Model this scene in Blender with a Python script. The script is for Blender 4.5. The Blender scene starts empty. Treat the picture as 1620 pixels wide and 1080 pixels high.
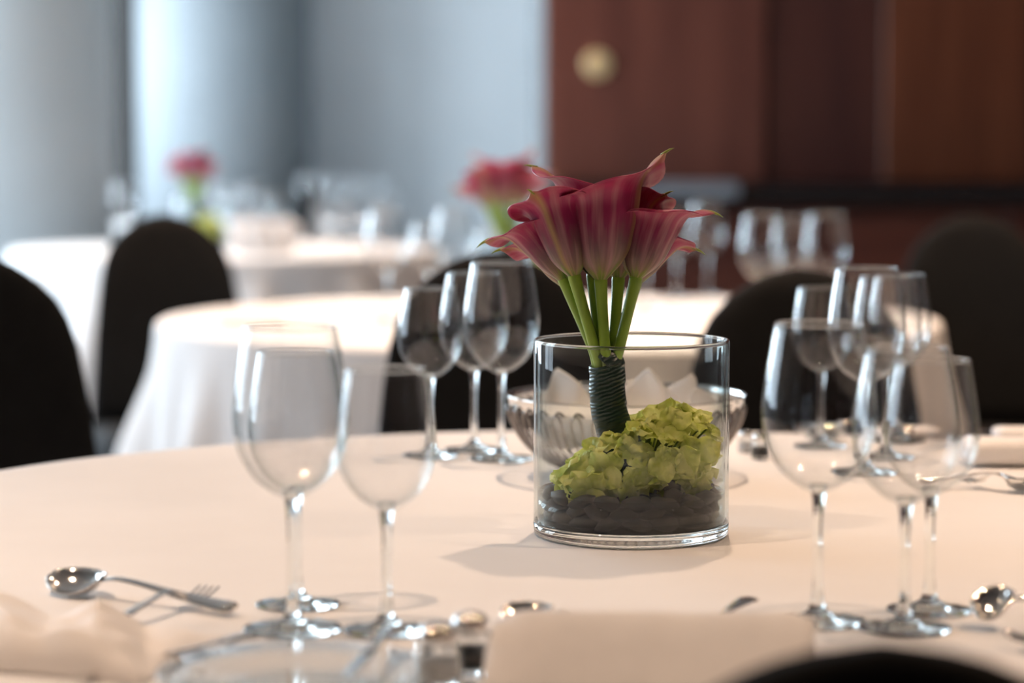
import bpy, bmesh, math, random
from mathutils import Vector, Matrix, noise
C = bpy.context.scene.collection
PI = math.pi; R = math.radians
sc = bpy.context.scene
rng = random.Random(7)

# ------------------------------------------------------------------ camera, world, lights, exposure
CAM_Z = 1.11; TZ = 0.75; F = 3825.0; PITCH = math.atan(310/3825.0)
cam_d = bpy.data.cameras.new('camera'); cam = bpy.data.objects.new('camera', cam_d); C.objects.link(cam)
cam.location = (0, 0, CAM_Z); cam.rotation_euler = (PI/2 - PITCH, 0, 0)
cam_d.sensor_width = 36; cam_d.lens = 85; cam_d.clip_start = 0.05; cam_d.clip_end = 60
cam_d.dof.use_dof = True; cam_d.dof.focus_distance = 2.21; cam_d.dof.aperture_fstop = 2.9
cam_d.dof.aperture_blades = 0
sc.camera = cam
sc.view_settings.view_transform = 'Standard'; sc.view_settings.look = 'None'
sc.view_settings.gamma = 1; sc.view_settings.use_curve_mapping = False
sc.view_settings.exposure = 0.36
cy = sc.cycles
cy.use_denoising = True; cy.max_bounces = 14; cy.transparent_max_bounces = 96
cy.transmission_bounces = 12; cy.glossy_bounces = 6; cy.diffuse_bounces = 4
cy.sample_clamp_indirect = 6.0; cy.use_adaptive_sampling = False
w = bpy.data.worlds.new('world'); sc.world = w; w.use_nodes = True
w.node_tree.nodes['Background'].inputs[0].default_value = (0.62, 0.78, 1.0, 1)
w.node_tree.nodes['Background'].inputs[1].default_value = 1.0

WIN = [(4.3, 1.6), (7.6, 2.4), (10.9, 3.2)]       # centre y, width of the windows in the left wall
WALL_X = -4.2
for i, (y, wd) in enumerate(WIN):                     # daylight through the windows
    l = bpy.data.lights.new('daylight', 'AREA'); l.shape = 'RECTANGLE'; l.size = wd; l.size_y = 2.3
    l.energy = [75, 170, 500][i]; l.color = (0.72, 0.87, 1.0)
    o = bpy.data.objects.new('daylight', l); C.objects.link(o)
    o.location = (WALL_X - 0.12, y, 1.75); o.rotation_euler = (0, -PI/2, 0); o.rotation_euler = (PI/2, 0, -PI/2)
DOWN = []                                              # ceiling downlights: x, y, watts
for x, y, pw in ((1.5, 1.9, 8.0), (-.95, 1.65, 5.5), (.25, 3.15, 5.0), (-2.2, 2.6, 3), (3.0, 2.0, 5), (1.9, 3.6, 4), (-1.5, 4.3, 5),
                 (.2, 4.6, 7), (1.3, 5.2, 7), (-.6, 5.7, 7), (3.2, 4.6, 5), (1.0, 7.2, 5), (2.4, 7.2, 5), (3.8, 7.2, 5), (-1.3, 7.6, 7), (-.5, 8.9, 6), (-1.0, 11.0, 4)):
    DOWN.append((x, y, pw*1.55))
for (x, y, pw) in DOWN:
    l = bpy.data.lights.new('downlight', 'AREA'); l.shape = 'DISK'; l.size = 0.075; l.spread = R(80)
    l.energy = pw; l.color = (1.0, 0.69, 0.475)
    o = bpy.data.objects.new('downlight', l); C.objects.link(o); o.location = (x, y, 2.985)

# ------------------------------------------------------------------ helpers
_ct, _st = math.cos(PITCH), math.sin(PITCH)
def T(px, py, z=TZ):
    """point of the horizontal plane z that the photograph shows at px, py"""
    dx = px - 810; dy = F*_ct + (540-py)*_st; dz = -F*_st + (540-py)*_ct
    t = (z - CAM_Z)/dz
    return Vector((dx*t, dy*t, z))
def tag(o, label=None, cat=None, group=None, kind=None):
    if label: o['label'] = label
    if cat: o['category'] = cat
    if group: o['group'] = group
    if kind: o['kind'] = kind
    return o
def empty(name, loc, label, cat, group=None, rz=0):
    o = bpy.data.objects.new(name, None); C.objects.link(o); o.empty_display_size = .02
    o.location = loc; o.rotation_euler = (0, 0, rz)
    return tag(o, label, cat, group)
def mesh(name, verts, faces, mat, smooth=True):
    me = bpy.data.meshes.new(name); me.from_pydata([tuple(v) for v in verts], [], faces); me.update()
    if mat: me.materials.append(mat)
    if smooth: me.polygons.foreach_set('use_smooth', [True]*len(me.polygons))
    return me
def fixn(me):
    bm = bmesh.new(); bm.from_mesh(me); bmesh.ops.recalc_face_normals(bm, faces=bm.faces); bm.to_mesh(me); bm.free()
def ob(name, me, parent=None, loc=(0,0,0), rot=(0,0,0)):
    o = bpy.data.objects.new(name, me); C.objects.link(o); o.location = loc; o.rotation_euler = rot
    if parent: o.parent = parent
    return o
def box_me(name, x0, x1, y0, y1, z0, z1, mat, bevel=0.0, seg=2):
    bm = bmesh.new(); bmesh.ops.create_cube(bm, size=1)
    for v in bm.verts:
        v.co = Vector(((x0+x1)/2 + v.co.x*(x1-x0), (y0+y1)/2 + v.co.y*(y1-y0), (z0+z1)/2 + v.co.z*(z1-z0)))
    if bevel: bmesh.ops.bevel(bm, geom=bm.edges[:], offset=bevel, segments=seg, affect='EDGES', profile=.5)
    me = bpy.data.meshes.new(name); bm.to_mesh(me); bm.free(); me.materials.append(mat)
    return me
def lathe(name, prof, mat, n=48, close=False, cap0=False, cap1=False):
    vs, fs = [], []
    for (r, z) in prof:
        for k in range(n):
            a = 2*PI*k/n; vs.append((r*math.cos(a), r*math.sin(a), z))
    m = len(prof)
    for i in range(m if close else m-1):
        for k in range(n):
            a, b = i*n+k, i*n+(k+1) % n; c, d = ((i+1) % m)*n+(k+1) % n, ((i+1) % m)*n+k
            fs.append((a, b, c, d))
    if cap0: fs.append(tuple(range(n-1, -1, -1)))
    if cap1: fs.append(tuple(range((m-1)*n, m*n)))
    me = mesh(name, vs, fs, mat); fixn(me); return me
def frames(pts):
    pts = [Vector(p) for p in pts]; out = []; N = None
    for i, p in enumerate(pts):
        t = (pts[min(i+1, len(pts)-1)] - pts[max(i-1, 0)]).normalized()
        if N is None:
            N = t.cross(Vector((0, 1, 0)))
            if N.length < .2: N = t.cross(Vector((1, 0, 0)))
        N = (N - t*N.dot(t)).normalized(); out.append((p, t, N, t.cross(N)))
    return out
def tube_data(pts, rad, n=10, caps=True, flat=None, off=0):
    vs, fs = [], []; fr = frames(pts)
    for i, (p, t, N, B) in enumerate(fr):
        r = rad[i] if isinstance(rad, (list, tuple)) else rad
        for k in range(n):
            a = 2*PI*k/n
            vs.append(p + N*(r*math.cos(a)*(flat or 1)) + B*(r*math.sin(a)))
    for i in range(len(fr)-1):
        for k in range(n):
            fs.append((off+i*n+k, off+i*n+(k+1) % n, off+(i+1)*n+(k+1) % n, off+(i+1)*n+k))
    if caps:
        fs.append(tuple(off+k for k in range(n-1, -1, -1))); fs.append(tuple(off+(len(fr)-1)*n+k for k in range(n)))
    return vs, fs
def tube(name, pts, rad, mat, n=10, flat=None):
    vs, fs = tube_data(pts, rad, n, True, flat); me = mesh(name, vs, fs, mat); fixn(me); return me
def spline(ctrl, n):
    """Catmull-Rom through control points"""
    P = [Vector(c) for c in ctrl]; P = [P[0]*2-P[1]] + P + [P[-1]*2-P[-2]]; out = []
    m = len(P)-3
    for j in range(n+1):
        u = j/n*m; i = min(int(u), m-1); t = u-i; a, b, c, d = P[i:i+4]
        out.append(.5*((2*b)+(c-a)*t+(2*a-5*b+4*c-d)*t*t+(3*b-3*c+d-a)*t**3))
    return out
def sm(a, b, x):
    t = max(0, min(1, (x-a)/(b-a))); return t*t*(3-2*t)
def lerp_tab(tab, x):
    if x <= tab[0][0]: return tab[0][1]
    for (a, p), (b, q) in zip(tab, tab[1:]):
        if x <= b: return p + (q-p)*(x-a)/(b-a)
    return tab[-1][1]
def copy_tree(o, parent=None):
    c = o.copy(); C.objects.link(c); c.parent = parent
    for ch in list(o.children): copy_tree(ch, c)
    return c

# ------------------------------------------------------------------ materials
def mat(name, col=(.8,.8,.8), rough=.5, metal=0, **kw):
    m = bpy.data.materials.new(name); m.use_nodes = True; b = m.node_tree.nodes['Principled BSDF']
    b.inputs['Base Color'].default_value = (*col, 1); b.inputs['Roughness'].default_value = rough
    b.inputs['Metallic'].default_value = metal
    for k, v in kw.items(): b.inputs[k.replace('_', ' ')].default_value = v
    return m
def nd(m, t, **kw):
    n = m.node_tree.nodes.new(t)
    for k, v in kw.items():
        if k in n.inputs: n.inputs[k].default_value = v
        else: setattr(n, k, v)
    return n
def ln(m, a, b): m.node_tree.links.new(a, b)
def noisy(m, c1, c2, scale=8, stretch=(1,1,1), bump=0, bscale=None, bdist=.001, detail=4, lo=.35, hi=.65):
    b = m.node_tree.nodes['Principled BSDF']
    tc = nd(m, 'ShaderNodeTexCoord'); mp = nd(m, 'ShaderNodeMapping'); mp.inputs['Scale'].default_value = stretch
    ln(m, tc.outputs['Object'], mp.inputs['Vector'])
    nz = nd(m, 'ShaderNodeTexNoise'); nz.inputs['Scale'].default_value = scale; nz.inputs['Detail'].default_value = detail
    ln(m, mp.outputs[0], nz.inputs['Vector'])
    cr = nd(m, 'ShaderNodeValToRGB'); cr.color_ramp.elements[0].color = (*c1, 1); cr.color_ramp.elements[1].color = (*c2, 1)
    cr.color_ramp.elements[0].position = lo; cr.color_ramp.elements[1].position = hi
    ln(m, nz.outputs['Fac'], cr.inputs[0]); ln(m, cr.outputs[0], b.inputs['Base Color'])
    if bump:
        n2 = nd(m, 'ShaderNodeTexNoise'); n2.inputs['Scale'].default_value = bscale or scale*4
        ln(m, mp.outputs[0], n2.inputs['Vector'])
        bp = nd(m, 'ShaderNodeBump'); bp.inputs['Strength'].default_value = bump; bp.inputs['Distance'].default_value = bdist
        ln(m, n2.outputs['Fac'], bp.inputs['Height']); ln(m, bp.outputs[0], b.inputs['Normal'])
    return m
def thin_glass(name, tint, f0=.04, spec=(1, 1, 1), power=5.0, edge=(.75,.8,.8)):
    m = bpy.data.materials.new(name); m.use_nodes = True; nt = m.node_tree
    nt.nodes.remove(nt.nodes['Principled BSDF']); out = nt.nodes['Material Output']
    tr = nd(m, 'ShaderNodeBsdfTransparent'); gl = nd(m, 'ShaderNodeBsdfGlossy'); gl.inputs['Roughness'].default_value = 0.0
    gl.inputs['Color'].default_value = (*spec, 1)
    lw = nd(m, 'ShaderNodeLayerWeight'); lw.inputs['Blend'].default_value = .5
    p = nd(m, 'ShaderNodeMath', operation='POWER'); ln(m, lw.outputs['Facing'], p.inputs[0]); p.inputs[1].default_value = power
    mr = nd(m, 'ShaderNodeMapRange'); ln(m, p.outputs[0], mr.inputs['Value']); mr.inputs['To Min'].default_value = f0; mr.inputs['To Max'].default_value = 1.0
    p2 = nd(m, 'ShaderNodeMath', operation='POWER'); ln(m, lw.outputs['Facing'], p2.inputs[0]); p2.inputs[1].default_value = 3.0
    mc = nd(m, 'ShaderNodeMixRGB'); ln(m, p2.outputs[0], mc.inputs[0]); mc.inputs[1].default_value = (*tint, 1); mc.inputs[2].default_value = (*edge, 1)
    ln(m, mc.outputs[0], tr.inputs['Color'])
    mx = nd(m, 'ShaderNodeMixShader'); ln(m, mr.outputs[0], mx.inputs[0]); ln(m, tr.outputs[0], mx.inputs[1]); ln(m, gl.outputs[0], mx.inputs[2])
    ln(m, mx.outputs[0], out.inputs['Surface']); return m
M = {}
M['glass'] = thin_glass('clear_thin_glass', (.985, .985, .985), .036)
M['vase'] = thin_glass('clear_vase_glass', (.98, .99, .985), .020, edge=(.6,.68,.68))
M['water'] = thin_glass('water', (.76, .74, .72), .025)
g = bpy.data.materials.new('solid_glass'); g.use_nodes = True; nt = g.node_tree; nt.nodes.remove(nt.nodes['Principled BSDF'])
gb = nd(g, 'ShaderNodeBsdfGlass'); gb.inputs['IOR'].default_value = 1.5; gb.inputs['Roughness'].default_value = 0; gb.inputs['Color'].default_value = (.99,1,.995,1)
ln(g, gb.outputs[0], nt.nodes['Material Output'].inputs['Surface']); M['solid'] = g
M['cloth'] = noisy(mat('white_tablecloth', rough=.85, Sheen_Weight=.15), (.80,.79,.785), (.86,.85,.845), 3, bump=.25, bscale=700, bdist=.0004)
M['napkin'] = noisy(mat('white_napkin_linen', rough=.9), (.82,.80,.79), (.88,.86,.85), 20, bump=.2, bscale=900, bdist=.0003)
M['black'] = noisy(mat('black_stretch_fabric', rough=.85, Specular_IOR_Level=.25), (.0035,.0035,.0038), (.0055,.0054,.0054), 30, bump=.2, bscale=900, bdist=.0004)
M['silver'] = mat('polished_silver', (.82,.80,.77), .09, 1)
M['wire'] = mat('dark_silver_wire', (.28,.26,.25), .15, 1)
M['steel'] = mat('brushed_steel', (.75,.73,.70), .2, 1)
M['grey_wall'] = noisy(mat('grey_painted_wall', rough=.7), (.73,.75,.765), (.77,.79,.805), 2, bump=.05)
M['column'] = noisy(mat('grey_plaster_column', rough=.65), (.17,.185,.195), (.19,.205,.215), 2, bump=.05)
M['column2'] = noisy(mat('pale_plaster_column', rough=.65), (.62,.66,.67), (.66,.70,.71), 2, bump=.05)
M['wood1'] = noisy(mat('red_brown_veneer', rough=.38), (.15,.046,.032), (.215,.070,.047), 3, (3,3,.4), .1)
M['wood2'] = noisy(mat('dark_brown_veneer', rough=.40), (.072,.022,.018), (.105,.033,.024), 3, (3,3,.4), .1)
M['wood3'] = noisy(mat('chestnut_veneer', rough=.38), (.145,.040,.018), (.225,.068,.031), 3, (5,5,.4), .1)
M['cab'] = noisy(mat('dark_cabinet_wood', rough=.45), (.055,.013,.009), (.10,.028,.018), 3, (.5,4,4), .1)
M['blackgloss'] = mat('black_polished_stone', (.012,.012,.014), .12)
M['brown'] = mat('dark_brown_frame', (.014,.011,.009), .6)
M['floor'] = noisy(mat('grey_brown_carpet', rough=.95), (.16,.15,.15), (.24,.23,.23), 12, bump=.4, bscale=300, bdist=.003)
M['ceil'] = noisy(mat('white_ceiling', rough=.85), (.40,.39,.37), (.45,.43,.41), 2)
M['brass'] = mat('satin_brass', (1.0,.78,.44), .45, .6)
M['frame'] = mat('white_window_frame', (.7,.7,.7), .4)
M['tablewood'] = mat('plywood_table', (.35,.25,.17), .6)
M['stone'] = noisy(mat('dark_slate_pebble', rough=.5), (.010,.009,.009), (.032,.028,.026), 60, bump=.5, bscale=200, bdist=.001)
M['leafwrap'] = mat('dark_green_leaf', (.006,.024,.014), .3)
# lily colours from the petal's own coordinates: uv.x round the petal, uv.y from stem to rim
def lily_mat():
    m = mat('calla_petal', rough=.36, Subsurface_Weight=.0, Sheen_Weight=.15); b = m.node_tree.nodes['Principled BSDF']
    uv = nd(m, 'ShaderNodeUVMap'); sp = nd(m, 'ShaderNodeSeparateXYZ'); ln(m, uv.outputs[0], sp.inputs[0])
    mp = nd(m, 'ShaderNodeMapping'); mp.inputs['Scale'].default_value = (11, 1.2, 1); ln(m, uv.outputs[0], mp.inputs[0])
    nz = nd(m, 'ShaderNodeTexNoise', Scale=1.3, Detail=5.0); ln(m, mp.outputs[0], nz.inputs['Vector'])
    ad = nd(m, 'ShaderNodeMath', operation='MULTIPLY_ADD'); ln(m, nz.outputs['Fac'], ad.inputs[0]); ad.inputs[1].default_value = .55
    s2 = nd(m, 'ShaderNodeMath', operation='SUBTRACT'); ln(m, sp.outputs['Y'], s2.inputs[0]); s2.inputs[1].default_value = .275; ln(m, s2.outputs[0], ad.inputs[2])
    cr = nd(m, 'ShaderNodeValToRGB'); e = cr.color_ramp.elements
    e[0].position = 0.0; e[0].color = (.10,.20,.012,1); e[1].position = 1.0; e[1].color = (.50,.036,.14,1)
    for p, c in ((.08, (.22,.27,.04)), (.15, (.24,.17,.10)), (.34, (.20,.085,.095)), (.55, (.26,.016,.085)), (.8, (.44,.014,.12))):
        x = e.new(p); x.color = (*c, 1)
    ln(m, ad.outputs[0], cr.inputs[0])
    # pale streaks running along the petal
    mp2 = nd(m, 'ShaderNodeMapping'); mp2.inputs['Scale'].default_value = (22, 1.1, 1); ln(m, uv.outputs[0], mp2.inputs[0])
    n2 = nd(m, 'ShaderNodeTexNoise', Scale=1.0, Detail=3.0); ln(m, mp2.outputs[0], n2.inputs['Vector'])
    r2 = nd(m, 'ShaderNodeMapRange'); ln(m, n2.outputs['Fac'], r2.inputs['Value']); r2.inputs['From Min'].default_value = .45; r2.inputs['From Max'].default_value = .75; r2.inputs['To Max'].default_value = .65
    mx = nd(m, 'ShaderNodeMixRGB'); ln(m, r2.outputs[0], mx.inputs[0]); ln(m, cr.outputs[0], mx.inputs[1]); mx.inputs[2].default_value = (.66,.34,.36,1)
    # a yellowish midrib running to the tip
    a1 = nd(m, 'ShaderNodeMath', operation='SUBTRACT'); ln(m, sp.outputs['X'], a1.inputs[0]); a1.inputs[1].default_value = .5
    a2 = nd(m, 'ShaderNodeMath', operation='ABSOLUTE'); ln(m, a1.outputs[0], a2.inputs[0])
    r3 = nd(m, 'ShaderNodeMapRange'); ln(m, a2.outputs[0], r3.inputs['Value']); r3.inputs['From Min'].default_value = 0; r3.inputs['From Max'].default_value = .028; r3.inputs['To Min'].default_value = .8; r3.inputs['To Max'].default_value = 0
    mx2 = nd(m, 'ShaderNodeMixRGB'); ln(m, r3.outputs[0], mx2.inputs[0]); ln(m, mx.outputs[0], mx2.inputs[1]); mx2.inputs[2].default_value = (.50,.34,.12,1)
    ln(m, mx2.outputs[0], b.inputs['Base Color'])
    tl = nd(m, 'ShaderNodeBsdfTranslucent'); ln(m, mx2.outputs[0], tl.inputs['Color'])
    ms = nd(m, 'ShaderNodeMixShader'); ms.inputs[0].default_value = .2
    ln(m, b.outputs[0], ms.inputs[1]); ln(m, tl.outputs[0], ms.inputs[2]); ln(m, ms.outputs[0], m.node_tree.nodes['Material Output'].inputs['Surface'])
    bp = nd(m, 'ShaderNodeBump', Strength=.35, Distance=.0006); ln(m, n2.outputs['Fac'], bp.inputs['Height']); ln(m, bp.outputs[0], b.inputs['Normal'])
    return m
M['lily'] = lily_mat()
M['stem'] = noisy(mat('fresh_green_stem', rough=.35), (.20,.33,.03), (.33,.48,.06), 25, (1,1,.15))
M['tip'] = mat('yellow_green_tip', (.30,.36,.05), .4)
def petal_mat():
    m = mat('lime_green_bract', rough=.5); noisy(m, (.50,.58,.08), (.90,.90,.34), 40, bump=.3, bscale=180, bdist=.001)
    b = m.node_tree.nodes['Principled BSDF']; src = b.inputs['Base Color'].links[0].from_socket
    tl = nd(m, 'ShaderNodeBsdfTranslucent'); ln(m, src, tl.inputs['Color'])
    ms = nd(m, 'ShaderNodeMixShader'); ms.inputs[0].default_value = .35
    ln(m, b.outputs[0], ms.inputs[1]); ln(m, tl.outputs[0], ms.inputs[2]); ln(m, ms.outputs[0], m.node_tree.nodes['Material Output'].inputs['Surface'])
    return m
M['bract'] = petal_mat()
M['core'] = mat('green_stalks', (.10,.15,.03), .6)
lm = bpy.data.materials.new('lamp_face'); lm.use_nodes = True
lm.node_tree.nodes['Principled BSDF'].inputs['Emission Color'].default_value = (1,.7,.4,1); lm.node_tree.nodes['Principled BSDF'].inputs['Emission Strength'].default_value = 6
M['lamp'] = lm

# ------------------------------------------------------------------ room
def st(name, me, parent=None): return tag(ob(name, me, parent), kind='structure')
YB, YF, XR = -2.6, 13.0, 5.0
st('floor', box_me('floor', WALL_X-.3, XR+.2, YB-.2, YF+.2, -.1, 0, M['floor']))
st('ceiling', box_me('ceiling', WALL_X-.3, XR+.2, YB-.2, YF+.2, 3.0, 3.12, M['ceil']))
st('wall_far', box_me('wall_far', WALL_X-.3, .16, YF, YF+.15, 0, 3.0, M['grey_wall']))
st('wall_right', box_me('wall_right', XR, XR+.15, YB, YF, 0, 3.0, M['wood2']))
st('wall_back', box_me('wall_back', WALL_X, XR, YB-.15, YB, 0, 3.0, M['cab']))
# left wall with its window openings
ys = [YB] + sum([[y-wd/2, y+wd/2] for y, wd in WIN], []) + [YF]
bmv = []; 
wl = empty('wall_left', (0,0,0), None, None); wl['kind'] = 'structure'
ob('sill_wall', box_me('sill_wall', WALL_X-.15, WALL_X, YB, YF, 0, .6, M['grey_wall']), wl)
ob('head_wall', box_me('head_wall', WALL_X-.15, WALL_X, YB, YF, 2.9, 3.0, M['grey_wall']), wl)
for i in range(0, len(ys), 2):
    ob('pier', box_me('pier', WALL_X-.15, WALL_X, ys[i], ys[i+1], .6, 2.9, M['grey_wall']), wl)
for i, (y, wd) in enumerate(WIN):
    wn = empty('window_%d' % (i+1), (WALL_X-.06, y, 1.75), None, None); wn['kind'] = 'structure'
    for s in (-1, 1):
        ob('jamb', box_me('jamb', -.03, .03, s*wd/2-.03, s*wd/2+.03, -1.15, 1.15, M['frame']), wn)
        ob('rail', box_me('rail', -.03, .03, -wd/2, wd/2, s*1.12-.03, s*1.12+.03, M['frame']), wn)
        ob('pane', box_me('pane', -.004, .004, min(0, s*wd/2), max(0, s*wd/2), -1.1, 1.1, M['glass']), wn)
    ob('mullion', box_me('mullion', -.03, .03, -.03, .03, -1.12, 1.12, M['frame']), wn)
def column(x, y, r, m='column'):
    me = lathe('column', [(r, 0), (r, 3.0)], M[m], 64, cap0=True, cap1=True); o = st('column', me); o.location = (x, y, 0); return o
ca = column(-2.25, 10.0, .60, 'column2'); cb = column(-1.505, 12.6, .46); cb.scale = (1, .75, 1)
st('trim_1', box_me('trim', -2.16, -1.93, 12.44, 12.52, 0, 3.0, M['brown']))
st('baseboard_far', box_me('baseboard', WALL_X, .1, YF-.02, YF, 0, .1, M['frame']))
# timber partition and its panels
WY = 9.0
wp = st('wall_wood', box_me('wall_wood', .16, XR, WY+.03, WY+.15, 0, 3.0, M['wood2']))
st('wall_return', box_me('wall_return', .118, .16, WY+.03, YF+.15, 0, 3.0, M['column']))
px = [(.118, .94, 'wood1', 0), (.94, 1.372, 'wood2', .018), (1.372, 1.93, 'wood3', 0), (1.93, 2.75, 'wood2', .018), (2.75, 3.6, 'wood1', 0), (3.6, 5.0, 'wood3', .018)]
for a, b, mm, dp in px:
    ob('panel', box_me('panel', a+.004, b-.004, WY+dp-.0, WY+.03, .98, 3.0, M[mm], .003, 1), wp)
# buffet counter along the timber wall
bf = empty('buffet_cabinet', (2.5, 8.75, 0), 'long dark wood cabinet below the timber wall', 'cabinet')
ob('body', box_me('body', -2.34, 2.4, -.17, .24, .08, .9, M['cab']), bf)
ob('plinth', box_me('plinth', -2.34, 2.4, -.12, .24, .0, .08, M['brown']), bf)
for k in range(6):
    d = ob('door', box_me('door', -2.32+k*.785, -2.32+k*.785+.77, -.195, -.171, .12, .88, M['cab'], .004, 1), bf)
    ob('handle', tube('handle', [(-2.32+k*.785+.7, -.22, .62), (-2.32+k*.785+.7, -.22, .78)], .006, M['steel']), d)
tag(ob('counter_slab', box_me('counter_slab', .14, 4.95, 8.5, 8.995, .9, .972, M['blackgloss'], .02, 4)), 'black polished counter slab on the dark wood cabinet', 'counter')
M['bluesheen'] = mat('pale_blue_grey_sheen', (.22,.27,.33), .5)  # window reflection on the counter edge, built as thin pale blue boxes
tag(ob('counter_reflection', box_me('counter_reflection', .42, .80, 8.47, 8.80, .973, .978, M['bluesheen'], .004, 2)), 'pale blue grey strip standing in for a reflection on the black counter edge, right of the lilies', 'cloth')
fc = [o for o in C.objects if o.name == 'counter_reflection'][0]
ob('reflection_front', box_me('reflection_front', .425, .795, 8.465, 8.478, .930, .977, M['bluesheen'], .004, 2), fc)
# round brass disc on the timber wall
bk = empty('wall_disc', (.316, WY-.002, 1.408), 'round brass disc set in the brown timber wall', 'fitting')
dm = lathe('plate', [(.0, 0), (.048, 0), (.052, .004), (.052, .010), (.046, .013), (.030, .009), (.0, .008)], M['brass'], 40)
ob('plate', dm, bk, rot=(PI/2, 0, 0))
dm = lathe('boss', [(.0, .020), (.012, .019), (.016, .014), (.016, .007)], M['brass'], 24); ob('boss', dm, bk, rot=(PI/2, 0, 0))
# ceiling downlights
ring = lathe('trim_ring', [(.045, 0), (.062, 0), (.060, -.008), (.047, -.008)], M['frame'], 24, close=True)
face = lathe('lens', [(.0, -.001), (.044, -.001)], M['lamp'], 24)
for (x, y, pw) in DOWN:
    d = empty('ceiling_downlight', (x, y, 3.0), 'small round warm downlight recessed in the ceiling', 'lamp', 'ceiling downlights')
    ob('trim_ring', ring, d); ob('lens', face, d)

# ------------------------------------------------------------------ tables
def tablecloth_me(rad, seed, folds, dents=(), amp=.060, z_bot=.03, nphi=360):
    rn = random.Random(seed); ph = [rn.uniform(0, 2*PI) for _ in range(6)]
    vs, fs = [], []; rings = []
    rr = [0.0001, .2, .4, .55, .68, .76, .80, .815]
    for q in rr: rings.append(('top', rad*q/.82, TZ))
    for a in (20, 45, 70, 90): rings.append(('edge', rad-.008+.010*math.sin(R(a)), TZ-.010*(1-math.cos(R(a)))))
    NS = 22
    for j in range(1, NS+1): rings.append(('skirt', rad+.002, TZ-.010-(TZ-.01-z_bot)*j/NS))
    for kind, r, z in rings:
        for k in range(nphi):
            a = 2*PI*k/nphi; x = r
            if kind == 'skirt':
                t = (TZ-z)/TZ
                wv = (math.sin(folds*a+ph[0]+1.3*math.sin(2*a+ph[1]))*.6 + .5*math.sin((folds*1.6//1)*a+ph[2]+math.sin(3*a+ph[3])))
                wv = max(wv, -.35)
                x = r + .055*t + amp*(sm(0, .5, t))*(wv*1.0+.2)*(1+.25*math.sin(3*a+ph[4]))
                for (da, hw, rl) in dents:
                    d = abs((a-da+PI) % (2*PI)-PI); k2 = 1-sm(hw, hw*1.6, d)
                    lim = lerp_tab([(.0, rad), (.22, max(rl, rad-.12)), (.36, rl), (1, rl+.01)], t)
                    if k2 > 0 and x > lim: x = x*(1-k2)+(lim+.25*(x-r-.03))*k2
            zz = z + (.0008*noise.noise(Vector((x*math.cos(a)*5, x*math.sin(a)*5, seed))) if kind == 'top' else 0)
            vs.append((x*math.cos(a), x*math.sin(a), zz))
    for i in range(len(rings)-1):
        for k in range(nphi):
            fs.append((i*nphi+k, i*nphi+(k+1) % nphi, (i+1)*nphi+(k+1) % nphi, (i+1)*nphi+k))
    me = mesh('tablecloth', vs, fs, M['cloth']); fixn(me); return me
def table(x, y, rad, seed, folds, lab, labc, dents=()):
    t = empty('banquet_table', (x, y, 0), lab, 'table', 'round banquet tables')
    ob('tabletop', lathe('tabletop', [(.0, .718), (rad-.012, .718), (rad-.009, .73), (rad-.012, TZ-.004), (.0, TZ-.004)], M['tablewood'], 64), t)
    ob('pedestal', lathe('pedestal', [(.05, .05), (.04, .1), (.04, .7), (.12, .718)], M['steel'], 24, cap0=True, cap1=True), t)
    for k in range(4):
        a = PI/4+k*PI/2; c, s = math.cos(a), math.sin(a)
        ob('leg', tube('leg', [(c*.04, s*.04, .12), (c*.2, s*.2, .07), (c*.36, s*.36, .02)], [.02, .018, .015], M['steel'], 8), t)
    c = ob('tablecloth', tablecloth_me(rad, seed, folds, dents)); c.location = (x, y, 0)
    tag(c, labc, 'tablecloth', 'white tablecloths'); return t
VASE = T(998, 845)
TX, TY = .12, VASE.y+.01
TABLES = {
 1: (TX, TY, .82), 2: (.075, 5.04, .81), 3: (-.99, 8.42, .75), 4: (-1.30, 11.1, .72)}
table(*TABLES[1], 1, 18, 'nearest round banquet table, carrying the vase in focus', 'white tablecloth on the nearest table, in focus under the vase', dents=[(R(66), R(14), .70), (R(-90), R(20), .60)])
table(*TABLES[2], 2, 17, 'second round banquet table, behind the black chairs', 'white tablecloth with hanging folds on the second table', dents=[(R(155), R(12), .70)])
table(*TABLES[3], 3, 15, 'round banquet table at the far left, behind the narrow black chair', 'white tablecloth on the far left table behind the black chair')
table(*TABLES[4], 4, 15, 'farthest round banquet table, by the grey wall', 'white tablecloth on the farthest table by the grey wall')

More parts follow.
